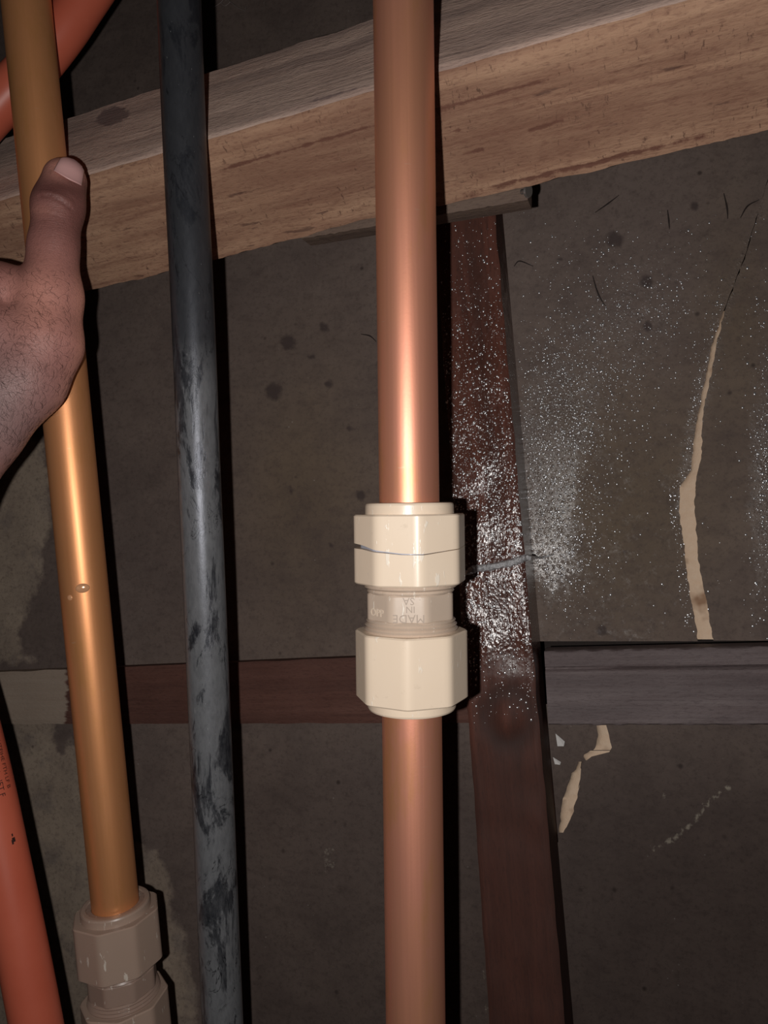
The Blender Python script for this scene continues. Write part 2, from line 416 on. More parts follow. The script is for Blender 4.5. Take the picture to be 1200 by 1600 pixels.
# solid backing behind every board
c = [W(-520, -520, 520), W(1720, -520, 520), W(1720, 2150, 520), W(-520, 2150, 520)]
c2 = [W(-520, -520, 545), W(1720, -520, 545), W(1720, 2150, 545), W(-520, 2150, 545)]
fr = frame_from(W(-520, 800, 520), W(1720, 800, 520))
M_BACK = mk_wood('backing_timber', (0.03, 0.022, 0.02), (0.045, 0.034, 0.03), (0.02, 0.015, 0.014), 1.0, 0.0004, 0.8)
wall = mesh_obj('wall_back', c + c2, [(0, 1, 2, 3), (7, 6, 5, 4), (0, 4, 5, 1), (1, 5, 6, 2), (2, 6, 7, 3), (3, 7, 4, 0)], M_BACK, frame=fr)
tag(wall, 'dark damp board wall behind the pipes and timbers', kind='structure')

def board(label, xl, xr, y0, y1, D, th=5.0, step=7.0, parent=None, mat=None, extra=None):
    ny = max(2, int((y1 - y0) / step)); ys = np.linspace(y0, y1, ny + 1)
    wmax = max(xr(y) - xl(y) for y in ys); nx = max(2, int(wmax / step))
    rows = []
    for y in ys:
        a, b = xl(y), xr(y); r = []
        for x in np.linspace(a, b, nx + 1):
            dd = D + 1.1 * noise.noise(Vector((x * 0.008, y * 0.008, 3.1))) + (extra(x, y) if extra else 0)
            r.append(W(x, y, dd))
        r = [W(a, y, D + th)] + r + [W(b, y, D + th)]
        rows.append(r)
    first = [W(xl(y0), y0, D + th)] + [W(x, y0, D + th) for x in np.linspace(xl(y0), xr(y0), nx + 1)] + [W(xr(y0), y0, D + th)]
    last = [W(xl(y1), y1, D + th)] + [W(x, y1, D + th) for x in np.linspace(xl(y1), xr(y1), nx + 1)] + [W(xr(y1), y1, D + th)]
    V, Fc = loft([first] + rows + [last])
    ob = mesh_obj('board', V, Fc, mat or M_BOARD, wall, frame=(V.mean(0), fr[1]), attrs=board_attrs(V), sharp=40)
    if label: ob['label'] = label
    return ob
K = lambda v: (lambda y: v)
# upper board left of the stud
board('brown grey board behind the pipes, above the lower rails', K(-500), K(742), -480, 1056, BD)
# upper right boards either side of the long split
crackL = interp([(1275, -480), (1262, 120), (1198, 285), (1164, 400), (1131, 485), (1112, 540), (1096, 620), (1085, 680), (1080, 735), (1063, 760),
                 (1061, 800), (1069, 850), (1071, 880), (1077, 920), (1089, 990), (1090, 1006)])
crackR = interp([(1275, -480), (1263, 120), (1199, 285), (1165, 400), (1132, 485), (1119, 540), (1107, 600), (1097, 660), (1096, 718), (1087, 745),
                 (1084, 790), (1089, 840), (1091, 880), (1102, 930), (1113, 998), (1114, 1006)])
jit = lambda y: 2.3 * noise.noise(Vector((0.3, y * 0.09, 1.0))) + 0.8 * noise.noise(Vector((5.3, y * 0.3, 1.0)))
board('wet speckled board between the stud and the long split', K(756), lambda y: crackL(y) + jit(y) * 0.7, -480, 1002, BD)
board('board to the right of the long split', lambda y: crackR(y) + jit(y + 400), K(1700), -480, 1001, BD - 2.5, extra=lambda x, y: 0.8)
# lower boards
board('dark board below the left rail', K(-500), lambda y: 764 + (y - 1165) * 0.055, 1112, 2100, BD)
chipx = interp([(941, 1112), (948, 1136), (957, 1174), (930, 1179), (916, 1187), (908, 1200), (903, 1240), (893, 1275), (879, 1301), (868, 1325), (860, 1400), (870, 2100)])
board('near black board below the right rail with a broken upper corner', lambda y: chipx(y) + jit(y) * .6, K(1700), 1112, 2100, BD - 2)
board('grey fragment seen through the broken corner', K(800), K(985), 1100, 1330, BD + 6, th=3)

def torn(name, label, yl, le, re, dL, dR, off=0.0):
    ys = np.arange(yl[0], yl[1] + 0.1, 3.0); rows = []
    for y in ys:
        a = le(y) + jit(y) * 0.8; b = re(y) + jit(y + 400)
        rows.append([W(a - 0.2, y, dL + 3.5), W(a, y, dL - 0.3), W(a * .6 + b * .4, y, dL * .5 + dR * .5 - 0.7 + 0.8 * noise.noise(Vector((1, y * .07, 2)))),
                     W(b + .3, y, dR - 0.25), W(b + .5, y, dR + 3)])
    V, Fc = loft(rows)
    o = mesh_obj(name, V, Fc, M_TORN, wall, frame=(V.mean(0), fr[1]), sharp=60); o['label'] = label; return o
torn('torn_edge', 'pale tan torn edge running down the long split', (486, 1001), crackL, crackR, BD, BD - 2.5)
t1l = interp([(932, 1133), (934, 1150), (930, 1168), (926, 1172)]); t1r = interp([(948, 1133), (952, 1155), (957, 1172)])
torn('torn_edge', 'tan torn edge just under the right rail', (1133, 1174), t1l, t1r, BD + 1, BD - 2)
t2l = interp([(921, 1174), (911, 1180), (915, 1188)]); t2r = interp([(958, 1174), (945, 1178), (926, 1188)])
torn('torn_edge', 'tan sliver of torn board at the broken corner', (1173, 1188), t2l, t2r, BD + 1, BD - 2)
t3l = interp([(903, 1190), (900, 1203), (893, 1208), (887, 1230), (879, 1250), (876, 1275), (873, 1300)])
t3r = interp([(908, 1190), (907, 1215), (903, 1240), (895, 1270), (880, 1302)])
torn('torn_edge', 'pale torn edge beside the stud at the broken corner', (1190, 1302), t3l, t3r, BD + 1, BD - 2)

# timbers -----------------------------------------------------------
def timber(name, label, pts, D, depth, mat, t=TW, s=SW, nx=60, ny=10, attr=None, relief=0.5, cat='timber', disp=None):
    """pts: front face corners in pixels (start-a, end-a, end-b, start-b); long side a"""
    A0, A1, B1, B0 = [np.array(p, float) for p in pts]
    def wallp(u, v, dd):
        q = (A0 * (1 - u) + A1 * u) * (1 - v) + (B0 * (1 - u) + B1 * u) * v
        return q
    # the world-space quad is planar, so blend in world space
    a0, a1, b1, b0 = [W(p[0], p[1], D, t, s) for p in (A0, A1, B1, B0)]
    nrm = np.array([t, 1.0, -s]); nrm /= np.linalg.norm(nrm)
    dp = depth * 0.001
    rows = []
    for i in range(nx + 1):
        u = i / nx
        ea = a0 * (1 - u) + a1 * u; eb = b0 * (1 - u) + b1 * u
        line = []
        for v in np.linspace(0, 1, ny + 1):
            p = ea * (1 - v) + eb * v
            n_ = noise.noise(Vector((p[0] * 60, p[2] * 60, p[1] * 60))) * 0.001 * relief
            edge = 0.0008 * (1 if (v == 0 or v == 1) else 0)
            p = p + nrm * (n_ + edge)
            if disp: p = p + nrm * disp(*to_px(p[None])[0]) * 0.001
            line.append(p)
        wa = (eb - ea) / np.linalg.norm(eb - ea)
        jt = 0.0006 * noise.noise(Vector((u * 40, 1, 2)))
        line[0] = line[0] + wa * jt; line[-1] = line[-1] + wa * jt
        back = [line[-1] + nrm * dp * .33, line[-1] + nrm * dp * .66, eb + nrm * dp, ea + nrm * dp, line[0] + nrm * dp * .66, line[0] + nrm * dp * .33]
        rows.append(line + back)
    V, Fc = loft(rows, close_u=True)
    m = len(rows[0]); Fc = list(Fc)
    Fc.append(tuple(range(m))[::-1]); Fc.append(tuple(nx * m + k for k in range(m)))
    q = to_px(V); at = dict(dry=np.zeros(len(V)), mark=np.zeros(len(V)), wet=np.zeros(len(V)), soft=np.zeros(len(V)))
    if attr: at.update(attr(q))
    ob = mesh_obj(name, V, Fc, mat, frame=frame_from((a0 + b0) / 2, (a1 + b1) / 2), attrs=at, sharp=45)
    return tag(ob, label, cat)

def stud_attr(q):
    wet = 0.95 * np.exp(-((q[:, 1] - 850) / 300) ** 2) + 0.35 * np.exp(-((q[:, 1] - 500) / 220) ** 2)
    wet = np.where(q[:, 1] > 1000, wet * np.clip(1 - (q[:, 1] - 1000) / 240, 0, 1), wet)
    d = np.hypot(q[:, 0] - 795, (q[:, 1] - 1120) * 0.9)
    soft = 0.8 * np.exp(-((d - 36) / 15) ** 2) + 0.45 * np.clip((q[:, 1] - 1140) / 60, 0, 1)
    return dict(wet=np.clip(wet, 0, 1), soft=soft)
def knot(x, y):
    d = math.hypot(x - 795, (y - 1120) * .9); return -1.6 * math.exp(-(d / 20) ** 4) + 0.9 * math.exp(-((d - 36) / 12) ** 2)
SD = 397
stud = timber('wooden_stud', 'upright dark red brown stud with a round knot, glistening wet, right of the centre pipe',
       [(664, 150), (796, 2050), (922, 2050), (757, 150)], SD, 50, M_STUD, nx=240, ny=22, attr=stud_attr, disp=knot, relief=1.0)
timber('wooden_rail', 'grey brown horizontal rail right of the wet stud',
       [(850, 1018), (1650, 1001), (1650, 1133), (857, 1133)], 424, 24, M_RAIL_R, nx=110, ny=48, relief=0.7,
       disp=lambda x, y: (2.2 * math.exp(-((y - (1046 - (x - 850) * .012)) / 2.2) ** 2) + (0.9 if y < 1046 - (x - 850) * .012 else 0)))
rl = timber('wooden_rail', 'low dark red horizontal rail left of the stud, pale where dry at its left end',
       [(-480, 1070), (738, 1020), (742, 1130), (-480, 1133)], 436, 13, M_RAIL_L, nx=110, ny=10, relief=0.6,
       attr=lambda q: dict(dry=(104 - q[:, 0]) / 60 + 0.5))
# strip groove line on the right rail
# beam --------------------------------------------------------------
TB = 0.38
def E(D, line):
    f_ = interp([(p[1], p[0]) for p in line])     # y as a function of x
    return lambda x: (float(f_(x)), D)
def ext(l):                                       # extend both ends
    (x0, y0), (x1, y1) = l[0], l[1]; (x2, y2), (x3, y3) = l[-2], l[-1]
    return [(-600, y0 + (y1 - y0) / (x1 - x0) * (-600 - x0))] + l + [(1800, y3 + (y3 - y2) / (x3 - x2) * (1800 - x3))]
ridge = ext([(0, 313), (583, 141), (1057, 4)])
topl = ext([(0, 219), (583, 31)])
botl = ext([(143, 453), (340, 405), (560, 345), (700, 319), (840, 287), (1196, 204)])
fy = lambda l: interp([(p[1], p[0]) for p in l])
fr_, ft, fb = fy(ridge), fy(topl), fy(botl)
bw = lambda x, k, a: a * noise.noise(Vector((x * 0.02, k, 0))) + 0.4 * a * noise.noise(Vector((x * 0.08, k, 3)))
rows = []; NX = 260
def BW(x, y, D): return P(x, y, D / (1 + TB * (x - 600) / F))
for x in np.linspace(-420, 1500, NX + 1):
    T_ = BW(x, float(ft(x)) + bw(x, 9, 2.2), 338); R_ = BW(x, float(fr_(x)) + bw(x, 2, 1.5), 303); B_ = BW(x, float(fb(x)) + bw(x, 5, 3.0), 354)
    line = []
    for v in np.linspace(0, 1, 13): line.append(T_ * (1 - v) + R_ * v)
    for v in np.linspace(0, 1, 17)[1:]: line.append(R_ * (1 - v) + B_ * v)
    # soften the arris
    line[12] = line[12] * 0.5 + (line[11] + line[13]) * 0.25
    for k in range(1, len(line) - 1):
        line[k] = line[k] + np.array([0, 1, 0]) * 0.0007 * noise.noise(Vector((line[k][0] * 25, line[k][1] * 160, line[k][2] * 160)))
    bk = T_ + (B_ - R_); line += [B_ * .5 + bk * .5, bk]
    rows.append(line)
V, Fc = loft(rows, close_u=True); m_ = len(rows[0])
mi = []
for f in Fc:
    j = f[0] % m_; mi.append(0 if j < 12 else 1)
Fc = list(Fc) + [tuple(range(m_))[::-1], tuple(NX * m_ + k for k in range(m_))]; mi += [1, 1]
q = to_px(V)
mark = np.exp(-(((q[:, 0] - 175) / 32) ** 2 + ((q[:, 1] - 181 + (q[:, 0] - 175) * .2) / 17) ** 2)) * 0.95
mark = np.maximum(mark, 0.62 * np.exp(-(ldist(q, [(335, 266), (450, 236), (583, 195), (700, 165), (860, 125)]) / 4.5) ** 2))
mark = np.maximum(mark, 0.66 * np.exp(-(ldist(q, [(690, 316), (840, 278), (1010, 232), (1110, 206)]) / 9) ** 2))
for l in [[(695, 205), (720, 200)], [(735, 215), (800, 205)], [(825, 205), (880, 190)], [(710, 240), (755, 233)], [(800, 228), (835, 221)], [(690, 185), (725, 180)]]:
    mark = np.maximum(mark, 0.66 * np.exp(-(ldist(q, l) / 5.5) ** 2))
mark = np.maximum(mark, 0.62 * np.exp(-(ldist(q, [(420, 172), (500, 155), (583, 128)]) / 4) ** 2))
beam = mesh_obj('wooden_beam', V, Fc, [M_BEAM_F, M_BEAM_U], frame=frame_from(BW(-420, 400, 330), BW(1500, -120, 330)),
                attrs=dict(dry=np.zeros(len(V)), mark=mark, wet=np.zeros(len(V))), sharp=60, matidx=mi)
tag(beam, 'thick rough sawn brown beam slanting across the top behind the pipes', 'beam')

# thin batten tucked under the beam
bt = timber('wooden_batten', 'thin dull batten tucked under the slanting beam, ending right of the stud',
            [(470, 345), (824, 274), (824, 311), (470, 372)], 366, 12, M_BATTEN, t=TB, s=0.0, nx=50, ny=5, relief=0.5, cat='batten')
V, Fc = tube([BW(815, 300, 362), BW(824, 298.5, 360.5), BW(824.3, 298.5, 360.4), BW(826.5, 298.2, 360.1)], [0.0012, 0.0012, 0.0031, 0.0029], 20)
tag(mesh_obj('nail', V, Fc, M_STEEL, frame=frame_from(BW(815, 300, 362), BW(826, 298, 360))), 'small steel nail head at the end of the thin batten', 'nail')

# ------------------------------------------------------------------ pipes
def axis_frame(a, b):
    z = (b - a) / np.linalg.norm(b - a); y = np.array([0, 1.0, 0]); y = y - z * (z @ y); y /= np.linalg.norm(y); x = np.cross(y, z)
    return np.stack([x, y, z], 1)
def straight_pipe(name, label, a, b, r, mat, nl=60, cat='pipe', wall_t=None, wob=0.0):
    R = axis_frame(a, b) if b[2] > a[2] else axis_frame(b, a)
    path = np.array([a * (1 - t) + b * t for t in np.linspace(0, 1, nl)])
    if wob:
        for i in range(nl):
            path[i] += R[:, 0] * wob * noise.noise(Vector((i * 6.0 / nl, 2, 1)))
    V, Fc = tube(path, r, 72)
    return tag(mesh_obj(name, V, Fc, mat, frame=((a + b) / 2, R), sharp=50), label, cat)

cen_t = P(630, 0, 268.5); cen_b = P(649.5, 1600, 273)
cdir = (cen_t - cen_b) / np.linalg.norm(cen_t - cen_b)
def at_z(p, d, z): return p + d * ((z - p[2]) / d[2])
c_org = at_z(cen_b, cdir, CAM[2] - 0.0338)
lef_t = P(41, 0, 346); lef_b = P(181, 1420, 361)
ldir = (lef_t - lef_b) / np.linalg.norm(lef_t - lef_b)
l_org = at_z(lef_b, ldir, CAM[2] - 0.2275)

straight_pipe('copper_pipe', 'bright pinkish copper pipe running up from the centre coupling to the top edge', c_org + cdir * 0.002, at_z(cen_b, cdir, CAM[2] + 0.34), 0.011, M_COP)
straight_pipe('copper_pipe', 'duller copper pipe running down below the centre coupling', at_z(cen_b, cdir, CAM[2] - 0.36), c_org - cdir * 0.002, 0.011, M_COP)
straight_pipe('copper_pipe', 'golden brown copper pipe on the left held by the hand', l_org + ldir * 0.002, at_z(lef_b, ldir, CAM[2] + 0.38), 0.011, M_COP2)
straight_pipe('copper_pipe', 'stub of copper pipe leaving the bottom of the left coupling', at_z(lef_b, ldir, CAM[2] - 0.36), l_org - ldir * 0.002, 0.011, M_COP2)
bl_t = P(280, 0, 316); bl_b = P(348, 1600, 338); bd = (bl_t - bl_b) / np.linalg.norm(bl_t - bl_b)
straight_pipe('black_pipe', 'black plastic pipe with grey scuffs between the two copper pipes', at_z(bl_b, bd, CAM[2] - 0.34), at_z(bl_b, bd, CAM[2] + 0.34), 0.00925, M_BLACK, wob=0.0009)

rp = [P(*a) for a in [(190, -90, 374), (130, 0, 373), (95, 52, 372), (50, 108, 372), (0, 160, 373), (-55, 225, 375), (-115, 330, 388), (-150, 450, 414), (-160, 600, 425),
                      (-122, 830, 392), (-43, 1125, 348), (7, 1350, 340), (57, 1600, 336), (100, 1850, 334)]]
rps = spline(rp, 10)
V, Fc = tube(rps, 0.011, 64)
red = tag(mesh_obj('red_pipe', V, Fc, M_RED, sharp=50), 'orange red plastic pipe along the left edge, curving behind the left copper pipe', 'pipe')

# faded print on the red pipe
def font_mesh(txt, size, extr=0.0):
    cu = bpy.data.curves.new('t', 'FONT'); cu.body = txt; cu.size = size; cu.extrude = extr; cu.align_x = 'CENTER'; cu.align_y = 'CENTER'; cu.resolution_u = 2
    o = bpy.data.objects.new('t', cu); COL.objects.link(o)
    me = bpy.data.meshes.new_from_object(o.evaluated_get(bpy.context.evaluated_depsgraph_get()))
    bpy.data.objects.remove(o); V = np.array([v.co[:] for v in me.vertices]); Fc = [tuple(p.vertices) for p in me.polygons]; bpy.data.meshes.remove(me)
    return V, Fc
def wrap_print(V, Fc, c0, axis, r, phi0):     # text x runs down the pipe, text y round it
    axis = axis / np.linalg.norm(axis); f_ = CAM - c0; f_ = f_ - axis * (f_ @ axis); f_ /= np.linalg.norm(f_); sd = np.cross(f_, axis)
    if sd[0] < 0: sd = -sd
    out = []
    for v in V:
        ph = phi0 + v[1] / r; out.append(c0 + axis * v[0] + (r + 0.00008) * (math.cos(ph) * f_ + math.sin(ph) * sd))
    return np.array(out)
axr = P(7, 1350, 340) - P(-43, 1125, 348)
for txt, x, y, ph, sz in [('HFITHM8 H - IET F', 0, 1202, 0.44, 0.0036), ('LHTFIHE FTH LF B', 0, 1204, 0.80, 0.0030)]:
    i = int(np.argmin([abs(to_px(p[None])[0][1] - y) for p in rps])); c0 = rps[i]
    V, Fc = font_mesh(txt, sz)
    V[:, 0] *= 1.0
    V = wrap_print(V, Fc, c0, axr, 0.011, ph)
    mesh_obj('print', V, Fc, M_PRINT, red, frame=(c0, np.eye(3)))
V = []; Fc = []
i = int(np.argmin([abs(to_px(p[None])[0][1] - 1310) for p in rps])); c0 = rps[i]
for k, (s0, s1, wv) in enumerate([(-.0046, -.0040, .0003), (-.0030, -.0022, .0003), (-.0014, -.0004, .0003), (.0002, .0014, .0003), (.0020, .0040, .0007), (.0028, .0048, .0004)]):
    o0 = (-.0009 if k == 5 else 0) + 0.0002 * k
    V += [(s0, o0 - wv, 0), (s1, o0 - wv, 0), (s1, o0 + wv, 0), (s0, o0 + wv, 0)]; Fc.append((4 * k, 4 * k + 1, 4 * k + 2, 4 * k + 3))
V = wrap_print(np.array(V), Fc, c0, axr, 0.011, 0.44); mesh_obj('print', V, Fc, M_PRINT, red, frame=(c0, np.eye(3)))

# ------------------------------------------------------------------ couplings
NS = 96
def octr(R, th, ph):                         # radius of an octagon with slightly rounded corners
    a = ((th - ph) % (math.pi / 4)) - math.pi / 8
    return min(R * math.cos(math.pi / 8) / math.cos(a), R * 0.984)
def ring(z, R, ph=None, n=NS):
    out = []
    for k in range(n):
        th = 2 * math.pi * k / n + (ph or 0.0)
        r = octr(R, th, ph) if ph is not None else R
        zz = z(math.degrees((th + math.pi) % (2 * math.pi) - math.pi)) if callable(z) else z
        out.append((r * math.sin(th), -r * math.cos(th), zz))
    return out
def coupling(name, label, org, R, phases, cracked=False, letters=True, mats=None):
    M_BEIGE, M_BEIGE2 = mats
    e = bpy.data.objects.new(name, None); COL.objects.link(e); e.empty_display_size = 0.02
    M = Matrix([[R[i][j] for j in range(3)] + [org[i]] for i in range(3)] + [[0, 0, 0, 1]]); e.matrix_basis = M
    tag(e, label, 'pipe fitting')
    def part(nm, rings, mat, closed=True, bev=0.0):
        r_ = [[(R @ (np.array(p) * 0.001)) + org for p in rr] for rr in rings]
        V, Fc = loft(r_, close_u=True); n = len(rings[0])
        if closed:
            for j in range(n):
                k = (j + 1) % n; Fc.append(((len(rings) - 1) * n + j, (len(rings) - 1) * n + k, k, j))
        ob = mesh_obj(nm, V, Fc, mat, e, frame=(org, R), sharp=22)
        if bev:
            b = ob.modifiers.new('bevel', 'BEVEL'); b.width = bev; b.segments = 2; b.limit_method = 'ANGLE'; b.angle_limit = math.radians(22); b.harden_normals = True
        return ob
    pu, pb, pl = [math.radians(p) for p in phases]
    RN = 20.9
    def nut(s, ph, lo, hi, clo=None, chi=None, lab=None):
        rr = [ring(lo, 17.6, ph if callable(lo) else None), ring(lo, RN if callable(lo) else RN - 0.5, ph)]
        if not callable(lo): rr.append(ring(lo + s * .5, RN, ph))
        if not callable(hi): rr.append(ring(hi - s * .5, RN, ph))
        rr += [ring(hi, RN if callable(hi) else RN - 0.6, ph), ring(hi, 15.2, ph if callable(hi) else None)]
        # inner rings share the phase so quads stay straight
        rr[0] = [(17.6 * math.sin(2 * math.pi * k / NS + ph), -17.6 * math.cos(2 * math.pi * k / NS + ph), rr[0][k][2]) for k in range(NS)]
        rr[-1] = [(15.2 * math.sin(2 * math.pi * k / NS + ph), -15.2 * math.cos(2 * math.pi * k / NS + ph), rr[-1][k][2]) for k in range(NS)]
        o = part('nut', rr, M_BEIGE)
        if lab: o['label'] = lab
        return o
    if cracked:
        cz = lambda d: np.interp(d, [-180, -120, -88, -62, -38, -10, 12, 50, 90, 130, 180], [21.8, 22.0, 22.0, 21.6, 20.6, 19.6, 19.5, 20.7, 21.3, 21.8, 21.8])
        gp = lambda d: np.interp(d, [-180, -120, -88, -55, -30, 5, 50, 90, 180], [1.0, 1.6, 2.0, 1.3, 0.6, 0.38, 0.28, 0.2, 1.0])
        nut(1, pu, lambda d: cz(d) + gp(d) / 2, 33.1, lab='upper half of the split nut')
        nut(1, pu, 8.2, lambda d: cz(d) - gp(d) / 2, lab='lower half of the split nut')
        part('seal', [ring(19, 15, 0.0), ring(19, 18.4, 0.0), ring(24, 18.4, 0.0), ring(24, 15, 0.0)], M_SEAL)
    else:
        nut(1, pu, 8.2, 33.1)
    nut(1, pl, -33.9, -9.2)
    for s, top in ((1, 37.2), (-1, -38.0)):
        b0 = 33.0 if s > 0 else -33.8
        prof = [(b0 - s * 1.5, 13.4), (b0 - s * 1.5, 16.3), (b0, 16.3), (top - s * .9, 16.2), (top - s * .25, 15.9), (top, 15.3), (top, 13.7), (top - s * .5, 13.3)]
        part('collar', [ring(z, r) for z, r in prof], M_BEIGE)
        # serrated grip ring between collar and pipe
        n = 96; rr = []
        for z, ro in ((top - s * 1.4, 0), (top - s * .5, 0)):
            rr.append([(r_ * math.sin(2 * math.pi * k / n), -r_ * math.cos(2 * math.pi * k / n), z) for k in range(n) for r_ in [13.5 - (0.5 if k % 4 < 2 else 0)]])
        for z in (top - s * .7, top - s * 2.6):
            rr.append([(11.15 * math.sin(2 * math.pi * k / n), -11.15 * math.cos(2 * math.pi * k / n), z) for k in range(n)])
        part('grip_ring', rr, M_BEIGE2)
    # threads either side of the body
    for s in (1, -1):
        prof = []
        z = 4.6
        rbase = [15.6, 16.4, 15.9, 16.9, 16.3, 17.2, 16.8, 17.4] if s < 0 else [15.4, 16.0, 15.6, 16.9, 16.4, 17.0, 16.6, 17.2]
        for i, r in enumerate(rbase): prof.append((s * z, r)); z += 0.75
        prof.append((s * 11.5, 17.2)); 
        part('thread', [ring(prof[0][0], 12.0)] + [ring(a, b) for a, b in prof] + [ring(s * 11.5, 12.0)], M_BEIGE2)
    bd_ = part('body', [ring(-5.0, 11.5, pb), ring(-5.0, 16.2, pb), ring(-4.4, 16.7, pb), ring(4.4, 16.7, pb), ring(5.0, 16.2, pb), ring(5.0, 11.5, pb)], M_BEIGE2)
    if letters:
        def emb(lines, a0, size, rotdeg, mat, dz=0.0, nm='moulded_letters'):
            a = pb + math.radians(a0)           # facet centre angle
            ap = 16.7 * math.cos(math.pi / 8)
            n_ = np.array([math.sin(a), -math.cos(a), 0]); tx = np.array([math.cos(a), math.sin(a), 0]); tz = np.array([0, 0, 1.0])
            AV, AF = [], []
            for txt, ox, oz, sz in lines:
                V, Fc = font_mesh(txt, sz, 0.12)
                c_, s_ = math.cos(math.radians(rotdeg)), math.sin(math.radians(rotdeg))
                base = len(AV)
                for v in V:
                    x = v[0] * c_ - v[1] * s_ + ox; z = v[0] * s_ + v[1] * c_ + oz
                    AV.append(R @ ((n_ * (ap + 0.02 + v[2]) + tx * x + tz * z) * 0.001) + org)
                AF += [tuple(base + i for i in f) for f in Fc]
            ob = mesh_obj(nm, np.array(AV), AF, mat, bd_, frame=(org, R), sharp=30)
        emb([('MADE', 0, -2.9, 4.2), ('IN', 0.6, 0.3, 3.3), ('SA', 0, 3.2, 3.7)], 22.5, 3, 180, M_EMB)
        emb([('OPP', -0.8, -1.7, 3.9)], -22.5, 3, 0, M_EMB2)
    return e
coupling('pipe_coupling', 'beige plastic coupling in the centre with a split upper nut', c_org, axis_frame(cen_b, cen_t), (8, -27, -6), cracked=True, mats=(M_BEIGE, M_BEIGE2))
coupling('pipe_coupling', 'dull beige plastic coupling at the bottom left, under the golden brown pipe', l_org, axis_frame(lef_b, lef_t), (-3, -8, 12), cracked=False, letters=False, mats=(M_TAUPE, M_TAUPE2))

